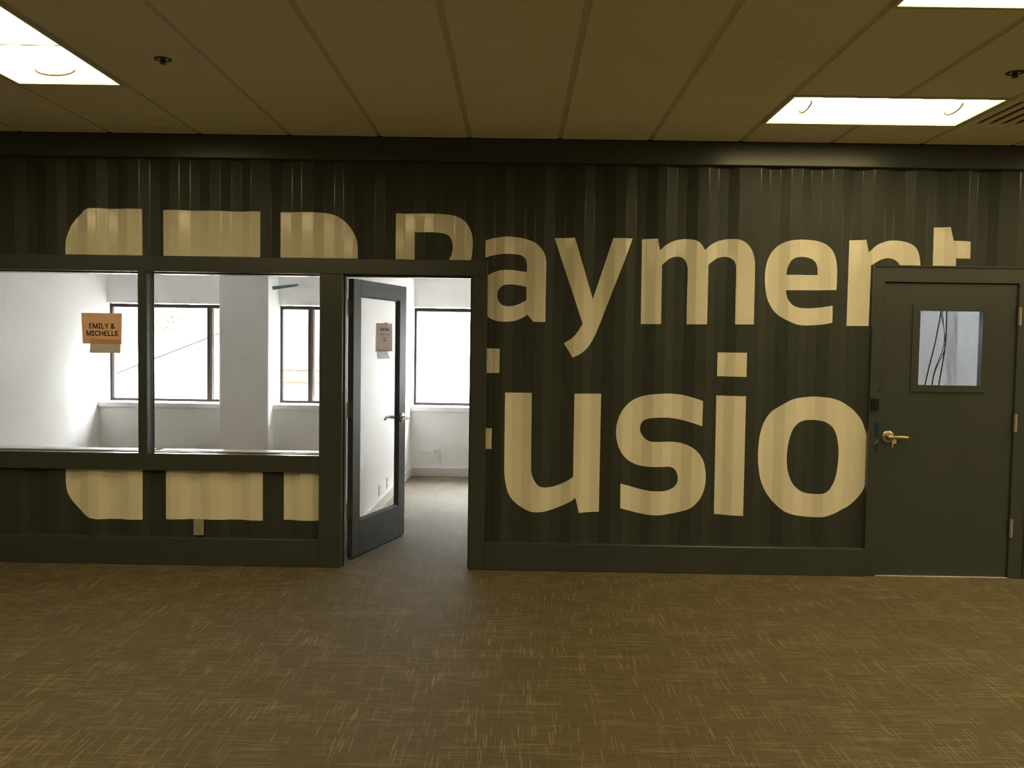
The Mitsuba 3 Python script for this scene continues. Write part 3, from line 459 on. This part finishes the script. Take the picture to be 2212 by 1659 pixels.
# ------------------------------------------------------------------ tapes and paper
def strip_mesh(poly, y, th, wav=0.0, seed=1):
    """Thin sheet of a flat outline in the xz plane, slightly crumpled."""
    parts = []
    x0, z0, x1, z1 = poly.bounds
    nx, nz = max(2, int((x1 - x0) / 0.012) + 1), max(2, int((z1 - z0) / 0.012) + 1)
    xs, zs = np.linspace(x0, x1, nx), np.linspace(z0, z1, nz)
    vs, fs, n = [], [], 0
    for a, b in zip(xs[:-1], xs[1:]):
        for c_, d in zip(zs[:-1], zs[1:]):
            for q in polys(poly.intersection(sbox(a, c_, b, d))):
                v, f = trimesh.creation.triangulate_polygon(q, engine='earcut'); vs.append(v); fs.append(f + n); n += len(v)
    v, f = np.vstack(vs), np.vstack(fs)
    m = trimesh.Trimesh(np.column_stack([v[:, 0], np.zeros(len(v)), v[:, 1]]), f, process=False); m.merge_vertices(digits_vertex=6)
    P = m.vertices
    w = (meshkit.noise(np.column_stack([P[:, 0] * 60, P[:, 2] * 60, P[:, 0] * 0 + seed])) - 0.5) * wav
    front = np.column_stack([P[:, 0], y - th + w, P[:, 2]])
    F = m.faces; nm = np.cross(front[F[:, 1]] - front[F[:, 0]], front[F[:, 2]] - front[F[:, 0]])[:, 1] > 0
    F = F.copy(); F[nm] = F[nm][:, ::-1]
    return trimesh.Trimesh(front, F, process=False)

GY = 0.0835                              # front of the office window glass
sg = Polygon([(-2.682, 1.735), (-2.399, 1.737), (-2.401, 1.62), (-2.403, 1.521), (-2.54, 1.522), (-2.673, 1.524)])
put('paper_sign__sheet', strip_mesh(sg, GY - 0.0012, 0.0006, 0.0012, 3), 'orange_paper')
def lettering(text, x, z, h, y, bold=True, width=None):
    m = meshkit.text_mesh(text, h, 0.0004, bold); v = m.vertices.copy()
    v[:, 0] -= v[:, 0].min()
    if width: v[:, 0] *= width / v[:, 0].max()
    v[:, 0] += x - v[:, 0].max() / 2
    return trimesh.Trimesh(np.column_stack([v[:, 0], y - v[:, 2], v[:, 1] + z]), m.faces, process=False)
put('paper_sign__lettering', cat_([lettering('EMILY &', -2.5385, 1.630, 0.034, GY - 0.0026, True, 0.178), lettering('MICHELLE', -2.536, 1.579, 0.034, GY - 0.0026, True, 0.221)]), 'ink', label='two lines of bold black capitals')
tag('paper_sign', 'orange paper sign with two lines of black capitals, taped on the left window pane', 'sign')
put('paper_slip', strip_mesh(Polygon([(-2.621, 1.560), (-2.409, 1.555), (-2.410, 1.500), (-2.413, 1.460), (-2.52, 1.4595), (-2.627, 1.4605), (-2.622, 1.50)]), GY - 0.0002, 0.0004, 0.0008, 9), 'tan_paper', label='pale paper slip hanging below the orange sign on the left pane', cat='paper')
put('tape_strip__tape', strip_mesh(Polygon([(-1.358, 1.936), (-1.352, 1.939), (-1.27, 1.948), (-1.179, 1.958), (-1.177, 1.945), (-1.195, 1.939), (-1.215, 1.938), (-1.235, 1.933), (-1.28, 1.926), (-1.352, 1.914)]), GY - 0.0004, 0.0004, 0.0006, 5), 'window_tape')
scr = []
for i in range(11):
    x = -1.335 + i * 0.0125; z = 1.926 + i * 0.00135
    pts = [(x, 0, z + 0.005), (x + 0.003, 0, z - 0.004), (x + 0.005, 0, z + 0.004), (x + 0.009, 0, z - 0.002)]
    if i in (4,): continue
    scr.append(tube([(a, GY - 0.0016, b) for a, _, b in pts], 0.0009, 5))
put('tape_strip__scribble', cat_(scr), 'tape_ink', label='dark illegible handwriting')
tag('tape_strip', 'strip of blue masking tape with dark scribble on the upper right office pane', 'tape')
put('tape_strip_001', strip_mesh(Polygon([(2.800, 1.066), (2.812, 1.069), (2.832, 1.064), (2.833, 1.0), (2.834, 0.968), (2.82, 0.958), (2.803, 0.962), (2.802, 1.01)]), 0.0118, 0.0005, 0.001, 11), 'blue_tape', label='blue tape strip on the door jamb left of the brass handle, the upper piece', cat='tape')
put('tape_strip_002', strip_mesh(Polygon([(2.798, 0.925), (2.832, 0.930), (2.835, 0.90), (2.834, 0.858), (2.820, 0.853), (2.800, 0.857), (2.797, 0.89)]), 0.0118, 0.0005, 0.001, 13), 'blue_tape', label='blue tape strip lowest on the jamb left of the brass handle', cat='tape')
put('tape_strip_003', strip_mesh(Polygon([(2.803, 0.917), (2.812, 0.936), (2.833, 0.952), (2.834, 0.943), (2.822, 0.928), (2.808, 0.914)]), 0.0100, 0.0006, 0.002, 15), 'pale_blue_tape', label='pale curled flap of tape between the two blue strips on the jamb', cat='tape')
put('tape_strip_004', strip_mesh(Polygon([(2.816, 1.290), (2.837, 1.293), (2.838, 1.278), (2.824, 1.274), (2.815, 1.279)]), 0.0118, 0.0004, 0.0005, 17), 'blue_tape', label='tiny blue scrap of tape above the card reader on the jamb', cat='tape')

# the sign on the glass door (leaf space, on the outer side of the glass)
def on_leaf(m): return leaf(m)
GL = LT / 2 - 0.0012
sx0, sx1, sz0, sz1 = 0.0, 0.0, 0.0, 0.0
SG = [(0.383, 1.709), (0.654, 1.71), (0.658, 1.494), (0.375, 1.494)]
SLIP = [(0.399, 1.505), (0.574, 1.505), (0.584, 1.488), (0.603, 1.462), (0.632, 1.438), (0.523, 1.438), (0.421, 1.436), (0.402, 1.461), (0.397, 1.488)]
SZ_TXT, SZ_RULE, SZ_S1, SZ_S2 = 1.653, 1.625, 1.597, 1.578
put('paper_sign_001__sheet', on_leaf(strip_mesh(Polygon(SG), GL, 0.0005, 0.001, 21)), 'pink_paper')
mx = (SG[0][0] + SG[1][0]) / 2
put('paper_sign_001__lettering', on_leaf(cat_([lettering('MARKETING', mx + .004, SZ_TXT, 0.022, GL - 0.0014, True, 0.145)])), 'grey_ink', label='grey capitals in one line')
put('paper_sign_001__rule', on_leaf(bx(mx - 0.072, mx + 0.082, GL - 0.0020, GL - 0.0014, SZ_RULE - .0018, SZ_RULE + .0018, 0)), 'grey_ink')
small = []
for q, zz in enumerate((SZ_S1, SZ_S2)):
    for i in range(5): small.append(bx(mx - 0.028 + i * 0.0125, mx - 0.0185 + i * 0.0125, GL - 0.0019, GL - 0.0014, zz - .0045, zz + .0035 + .001 * ((i + q) % 2), 0))
put('paper_sign_001__small_print', on_leaf(cat_(small)), 'faded_ink')
put('paper_sign_001__tape', on_leaf(strip_mesh(Polygon([(mx, SG[0][1] - .01), (mx + .05, SG[0][1] - .01), (mx + .05, SG[0][1] + .008), (mx, SG[0][1] + .009)]), GL - 0.0012, 0.0003, 0, 3)), 'clear_tape')
tag('paper_sign_001', 'pinkish paper sign with small grey print on the glass of the open door', 'sign')
put('paper_slip_001', on_leaf(strip_mesh(Polygon(SLIP), GL + 0.0022, 0.0004, 0.0, 23)), 'grey_paper', label='curled grey paper slip below the sign on the glass door', cat='paper')

# ------------------------------------------------------------------ outlets
def outlet(key, xf, label, plate='white_plastic', face='white_plastic', w=0.070, h=0.114, cat='outlet'):
    put(key + '__plate', xf(bx(-w / 2, w / 2, -0.006, 0.0, -h / 2, h / 2, .0025)), plate)
    for z in (0.026, -0.026):
        r = trimesh.creation.extrude_polygon(Point(0, 0).buffer(0.0165, 12).intersection(sbox(-.0165, -.0135, .0165, .0135)), 0.0015, engine='earcut')
        v = r.vertices
        k = put(key + '__receptacle', xf(trimesh.Trimesh(np.column_stack([v[:, 0], -0.006 - v[:, 2], v[:, 1] + z]), r.faces[:, ::-1], process=False)), face)
        put(k + '__slot', xf(cat_([bx(-0.0072, -0.0055, -0.0081, -0.0072, z - .002, z + .006, 0), bx(0.0055, 0.0072, -0.0081, -0.0072, z - .001, z + .006, 0), move(lathe([(0, .0006), (.0022, .0006), (.0022, 0)], 10, 'y'), 0, (0, -0.0074, z - .007))])), 'slot_dark')
    tag(key, label, cat)
xo = -1.849
outlet('outlet', lambda m: move(m, 0, (xo, 0.030, 0.262)), 'beige outlet plate low on the corrugated wall under the windows', 'grey_plate', 'grey_plate')
outlet('outlet_001', lambda m: move(m, 0, (-0.574, Y0, 0.262)), 'white outlet on the wall under the window, seen through the doorway')
outlet('outlet_002', lambda m: move(m, 0, (-3.407, Y0, 0.262)), 'white outlet under the outer window, seen through the right pane by the column')
pa = math.atan2(1, 0.0115)
outlet('outlet_003', lambda m: move(m, pa, (x_part(2.06), 2.06, 0.188)), 'white outlet on the partition behind the door glass, nearer the hinges')
outlet('outlet_004', lambda m: move(m, pa, (x_part(2.51), 2.51, 0.188)), 'white outlet on the partition behind the door glass, nearer the outer window')
put('outlet__box', bx(xo - .03, xo + .03, 0.0302, 0.068, 0.21, 0.315, 0), 'grey_plate')

# ------------------------------------------------------------------ suspended ceiling
GS, Y00 = 0.6096, 0.4685
ys = [0.0] + [-(Y00 + k * GS) for k in range(0, 15)]
ys = [y for y in ys if y > YB] + [YB]
LIGHTS = [(-4, -3, 1, 3), (3, 5, 0, 1), (3, 5, 3, 4), (3, 5, 7, 8), (-4, -3, 5, 7), (-8, -7, 5, 7), (-2, -1, 5, 7), (-4, -3, 9, 11)] + [(i, i + 2, k, k + 1) for i in (7, 11, 15) for k in (0, 3, 6, 9)] + [(9, 11, 4, 5), (9, 11, 7, 8)]
TUBES = {1: 0.86}                        # the one nearest the wall burns weaker
taken = set()
for i0, i1, k0, k1 in LIGHTS:
    for i in range(i0, i1):
        for k in range(k0, k1): taken.add((i, k))
taken.add((5, 0))                        # the air vent
put('ceiling', bx(XW0 - .1, XW1 + .1, YB - .1, 0.3, HC + 0.16, HC + 0.22, 0), 'grid_metal', label='suspended ceiling of square tiles in a metal grid', cat='ceiling', kind='structure')
tm = {}
plain = []
for k in range(-1, len(ys) - 2):
    ya, yb = ys[k + 1], ys[k + 2]
    for i in range(-11, 19):
        if (i, k) in taken: continue
        xa, xb = max(i * GS, XW0), min((i + 1) * GS, XW1)
        if xb - xa < 0.05: continue
        m = bx(xa + 0.0165, xb - 0.0165, yb + 0.0022, ya - 0.0022 if k >= 0 else ya + 0.0, HC + rng.uniform(0, .0012), HC + 0.016, 0.0025)
        if -6 <= i <= 6 and k <= 4: put('ceiling__tile', m, 'ceiling_tile')
        else: plain.append(m)
scene['ceiling__outer_tiles'] = ply(cat_(plain), 'ceiling_tile'); labels['ceiling__outer_tiles'] = {'kind': 'stuff'}
def cut(i, ya, yb):                      # runner pieces not crossing two-module lights
    return any(i0 < i < i1 and k0 <= kk < k1 for i0, i1, k0, k1 in LIGHTS for kk in [None] if False)
for i in range(-10, 19):
    spans = []
    for k in range(-1, len(ys) - 2):
        if any(i0 < i < i1 and k0 <= k < k1 for i0, i1, k0, k1 in LIGHTS): continue
        spans.append(sbox(0, ys[k + 2], 1, ys[k + 1]))
    for q in polys(unary_union(spans)):
        put('ceiling__runner', bx(i * GS - 0.018, i * GS + 0.018, q.bounds[1], q.bounds[3], HC + 0.006, HC + 0.03, 0), 'grid_metal')
put('ceiling__cross_bars', cat_([bx(XW0, XW1, y - 0.004, y + 0.004, HC + 0.010, HC + 0.02, 0) for y in ys[1:-1]]), 'grid_metal')
labels['ceiling__cross_bars'] = {'kind': 'stuff'}

def troffer(x0, x1, y1, y0, key, label, group=None, glow=1.0):
    x0, x1, y0, y1 = x0 + .006, x1 - .006, y0 + .004, y1 - .004
    put(key + '__frame', cat_([bx(x0, x0 + .022, y0, y1, HC - 0.003, HC + .05, .001), bx(x1 - .022, x1, y0, y1, HC - 0.003, HC + .05, .001),
                               bx(x0 + .022, x1 - .022, y0, y0 + .022, HC - 0.003, HC + .05, .001), bx(x0 + .022, x1 - .022, y1 - .022, y1, HC - 0.003, HC + .05, .001)]), 'grid_metal')
    a, b, c_, d = x0 + .022, x1 - .022, y0 + .022, y1 - .022
    # diffuser: a shallow vault over the long axis with a lower central lens, facing down
    longx = (b - a) > (d - c_)
    n = 12
    w = np.linspace(0, 1, n + 1)
    zv = HC + 0.012 + 0.022 * np.sin(np.pi * w)
    vs, fs = [], []
    for i_, t in enumerate(w):
        if longx: y = c_ + (d - c_) * t; vs += [(a, y, zv[i_]), (b, y, zv[i_])]
        else: x = a + (b - a) * t; vs += [(x, c_, zv[i_]), (x, d, zv[i_])]
    for i_ in range(n): fs += [[2 * i_, 2 * i_ + 1, 2 * i_ + 3], [2 * i_, 2 * i_ + 3, 2 * i_ + 2]]
    m = trimesh.Trimesh(vs, fs, process=False)
    if m.face_normals[:, 2].mean() > 0: m = trimesh.Trimesh(vs, np.array(fs)[:, ::-1], process=False)
    scene[key + '__diffuser'] = {**ply(m, 'white_plastic'), 'emitter': {'type': 'area', 'radiance': rgb(*(LAMP * glow))}}
    # the lens basket: a half-round tray along the middle, closed by a thin arc at either end
    e = 0.15
    for s in (0, 1):
        arc = []
        for q in np.linspace(0, np.pi, 15):
            u = 0.5 - 0.19 * np.cos(q); h = HC + 0.030 - 0.030 * np.sin(q)
            if longx: arc.append((a + e if s == 0 else b - e, c_ + (d - c_) * u, h))
            else: arc.append((a + (b - a) * u, c_ + e if s == 0 else d - e, h))
        put(key + '__lens_end', tube(arc, 0.0042, 6), 'diffuser_end', smooth=True)
    put(key + '__housing', bx(x0 + .01, x1 - .01, y0 + .01, y1 - .01, HC + .05, HC + .09, 0), 'grid_metal')
    tag(key, label, 'ceiling light', group)
LL = ['glowing ceiling troffer at the upper left of the photo, pointing away from the wall', 'glowing ceiling troffer nearest the lettered wall, lying along it', 'glowing ceiling troffer at the top right edge of the photo']
for j, (i0, i1, k0, k1) in enumerate(LIGHTS):
    key = 'ceiling_light' if j == 0 else 'ceiling_light_%03d' % j
    troffer(i0 * GS, i1 * GS, -(Y00 + k0 * GS), -(Y00 + k1 * GS), key, LL[j] if j < 3 else 'ceiling troffer outside the photo, in the room around the camera', None if j < 3 else 'troffers outside the photo', TUBES.get(j, 1.0))

# air vent: linear slot diffuser in one tile
vx, vy = 5 * GS, -(Y00 + GS)
put('air_vent__frame', cat_([bx(vx + .017, vx + .075, vy + .003, vy + GS - .003, HC, HC + .014, .001), bx(vx + GS - .075, vx + GS - .017, vy + .003, vy + GS - .003, HC, HC + .014, .001),
                             bx(vx + .075, vx + GS - .075, vy + .003, vy + .06, HC, HC + .014, .001), bx(vx + .075, vx + GS - .075, vy + GS - .06, vy + GS - .003, HC, HC + .014, .001)]), 'ceiling_tile')
for i in range(6):
    x = vx + 0.105 + i * 0.077
    put('air_vent__louvre', bx(x, x + 0.045, vy + .06, vy + GS - .06, HC + .001, HC + .010, .001), 'ceiling_tile')
put('air_vent__plenum', bx(vx + .03, vx + GS - .03, vy + .02, vy + GS - .02, HC + .03, HC + .06, 0), 'slot_dark')
tag('air_vent', 'slotted air vent in the ceiling at the right edge of the photo', 'air vent')

def sprinkler(key, x, y, label):
    put(key + '__escutcheon', move(lathe([(0.030, -0.004), (0.034, -0.005), (0.041, -0.003), (0.043, 0.0)], 28), 0, (x, y, HC)), 'sprinkler_dark', smooth=40)
    put(key + '__body', move(lathe([(0, -0.014), (0.009, -0.014), (0.013, -0.010), (0.013, 0.01)], 16), 0, (x, y, HC)), 'sprinkler_dark', smooth=40)
    put(key + '__yoke', cat_([tube([(x + s * .010, y, HC - .010), (x + s * .013, y, HC - .015), (x + s * .004, y, HC - .021)], .0022, 6) for s in (-1, 1)]), 'sprinkler_dark', smooth=True)
    cog = Point(0, 0).buffer(0.016, 10).difference(unary_union([sbox(.008, -.0015, .02, .0015), sbox(-.02, -.0015, -.008, .0015), sbox(-.0015, .008, .0015, .02), sbox(-.0015, -.02, .0015, -.008)]))
    put(key + '__deflector', trimesh.creation.extrude_polygon(cog, .0016, engine='earcut').apply_translation([x, y, HC - .0225]), 'sprinkler_dark')
    tag(key, label, 'sprinkler')
sprinkler('sprinkler', -1.441, -1.539, 'dark fire sprinkler head on the ceiling near the left light')
sprinkler('sprinkler_001', 2.802, -1.512, 'dark fire sprinkler head on the ceiling at the right edge')

# ------------------------------------------------------------------ cable closet behind the closed door
put('wall_closet', cat_([bx(2.62, 4.80, 1.05, 1.12, 0, 2.7, 0), bx(2.55, 2.62, 0.30, 1.12, 0, 2.7, 0), bx(4.80, 4.87, 0.30, 1.12, 0, 2.7, 0)]), 'closet_wall', label='pale bluish wall seen through the small window of the closed door', cat='wall', kind='structure')
put('ceiling_002', bx(2.55, 4.87, 0.20, 1.12, 2.70, 2.76, 0), 'closet_wall', label='ceiling of the closet behind the closed door', cat='ceiling', kind='structure')
put('closet_lamp__base', lathe([(0, 0), (0.07, 0), (0.07, -.03), (0, -.03)][::-1], 20).apply_translation([3.30, 0.42, 2.70]), 'white_plastic', smooth=40)
scene['closet_lamp__globe'] = {**ply(trimesh.creation.icosphere(3, 0.012).apply_translation([3.30, 0.42, 2.648]), 'white_plastic', smooth=True), 'emitter': {'type': 'area', 'radiance': rgb(*CLOSET_LAMP)}}
tag('closet_lamp', 'bulb lamp on the closet ceiling behind the closed door', 'lamp')
CB = [([(3.64, 2.69), (3.616, 1.864), (3.602, 1.778), (3.584, 1.66), (3.558, 1.528), (3.538, 1.437), (3.512, 1.295), (3.40, 0.75), (3.36, 0.02)], .0048, 'thick black cable hanging leftmost behind the small door window'),
      ([(3.60, 2.69), (3.606, 2.1), (3.616, 1.864), (3.628, 1.814), (3.649, 1.747), (3.659, 1.67), (3.654, 1.615), (3.639, 1.543), (3.597, 1.447), (3.577, 1.374), (3.57, 1.296), (3.55, 0.7), (3.56, 0.02)], .0028, 'thin black cable second from the left behind the small door window'),
      ([(3.62, 2.69), (3.628, 2.1), (3.638, 1.864), (3.654, 1.733), (3.665, 1.67), (3.674, 1.625), (3.667, 1.566), (3.657, 1.534), (3.614, 1.461), (3.59, 1.378), (3.579, 1.296), (3.57, 0.7), (3.59, 0.02)], .0026, 'thin black cable third from the left behind the small door window'),
      ([(3.67, 2.69), (3.676, 1.865), (3.679, 1.724), (3.676, 1.634), (3.67, 1.552), (3.659, 1.47), (3.649, 1.388), (3.635, 1.297), (3.60, 0.7), (3.62, 0.02)], .0048, 'thick black cable hanging rightmost behind the small door window')]
for j, (pts, r, lab) in enumerate(CB):
    put('cable' if j == 0 else 'cable_%03d' % j, tube(spline([(x, 0.8 + 0.012 * j, z) for x, z in pts], 70), r, 8), 'black_rubber', smooth=True, label=lab, cat='cable')

# ------------------------------------------------------------------ outside
put('building_ground', bx(-60, 40, 4.9, 90, -0.5, -0.4, 0), 'ground', label='pale ground outside the windows', cat='ground', kind='structure')
# white gable-ended house with a dark rake edge
slope = 0.4186
def zr(x): return 0.634 + slope * (x + 9.017) + 0.0
hx0, hx1 = -9.017 - 1.07 / 0.4186, -3.6
pts = [(hx0, -0.45), (hx1, -0.45), (hx1, zr(hx1)), (hx0, max(zr(hx0), -0.3))]
put('house__gable_wall', slab(Polygon(pts), 14.0, 14.5), 'stucco')
rk = [(hx0, max(zr(hx0), -.3)), (hx1 + .1, zr(hx1 + .1)), (hx1 + .1, zr(hx1 + .1) + .035), (hx0, max(zr(hx0), -.3) + .035)]
put('house__roof_edge', slab(Polygon(rk), 13.93, 14.55), 'roof_edge')
for z0, z1 in ((1.65, 2.05), (1.30, 1.42), (1.12, 1.22), (0.98, 1.07)):
    pass
tag('house', 'pale building outside the windows with a slanting dark roof edge', 'building')
put('annex__wall', bx(-5.6, -3.7, 11.6, 13.0, -0.45, 0.98, .01), 'yellow_stucco')
put('annex__band', bx(-5.65, -3.65, 11.55, 13.05, 0.73, 0.84, .01), 'orange_band')
put('annex__cap', bx(-5.66, -3.64, 11.54, 13.06, 0.98, 1.02, .005), 'stucco')
tag('annex', 'low pale yellow outbuilding with an orange band, outside the window right of the column', 'building')
put('tower__wall', bx(-4.22, 8.0, 13.25, 13.8, -0.45, 5.6, .01), 'stucco')
for z0, z1 in ((1.42, 2.08), (1.22, 1.35), (1.02, 1.13), (0.90, 0.98)):
    put('tower__window', bx(-4.19, -3.2, 13.22, 13.27, z0, z1, .003), 'dark_glass')
tag('tower', 'pale building with dark window bands at the edge of the right office pane', 'building')
def tree(key, x, y, z, r, label, mat, seed, n=2600):
    rs = np.random.RandomState(seed)
    blobs = rs.normal(0, 1, (14, 3)) * np.array([.5, .4, .42]) * r
    c_ = blobs[rs.randint(0, 14, n)] + rs.normal(0, 1, (n, 3)) * 0.2 * r
    a = rs.normal(0, 1, (n, 3)); a /= np.linalg.norm(a, axis=1, keepdims=True)
    b = np.cross(a, rs.normal(0, 1, (n, 3))); b /= np.linalg.norm(b, axis=1, keepdims=True)
    s = 0.07 * rs.uniform(.6, 1.3, (n, 1))
    v = np.stack([c_ - a * s, c_ + b * s * .45, c_ + a * s, c_ - b * s * .45], 1).reshape(-1, 3) + np.array([x, y, z])
    f = np.arange(4 * n).reshape(-1, 4)
    scene[key + '__foliage'] = ply((v, f), mat); labels[key + '__foliage'] = {'kind': 'stuff'}
    put(key + '__trunk', tube([(x, y, -0.45), (x + .05, y, z * .5), (x, y, z)], [.14, .11, .06], 8), 'bark', smooth=True)
    for q in range(4):
        e = blobs[q]
        put(key + '__branch', tube([(x, y, z - .4 * r), (x + e[0] * .5, y + e[1] * .5, z + e[2] * .3), (x + e[0], y + e[1], z + e[2])], [.05, .035, .015], 6), 'bark', smooth=True)
    tag(key, label, 'tree')
tree('tree', -10.9, 22.0, 2.4, 1.0, 'leafy green tree above the slanting roof edge, left of the column', 'leaf', 2)
tree('tree_001', -9.2, 22.5, 2.3, 0.9, 'leafy tree seen in the narrow pane beside the column', 'leaf', 5)
tree('tree_002', -12.6, 23.0, 2.2, 0.7, 'sparse dark tree seen beside the orange paper sign', 'dark_leaf', 8, 500)
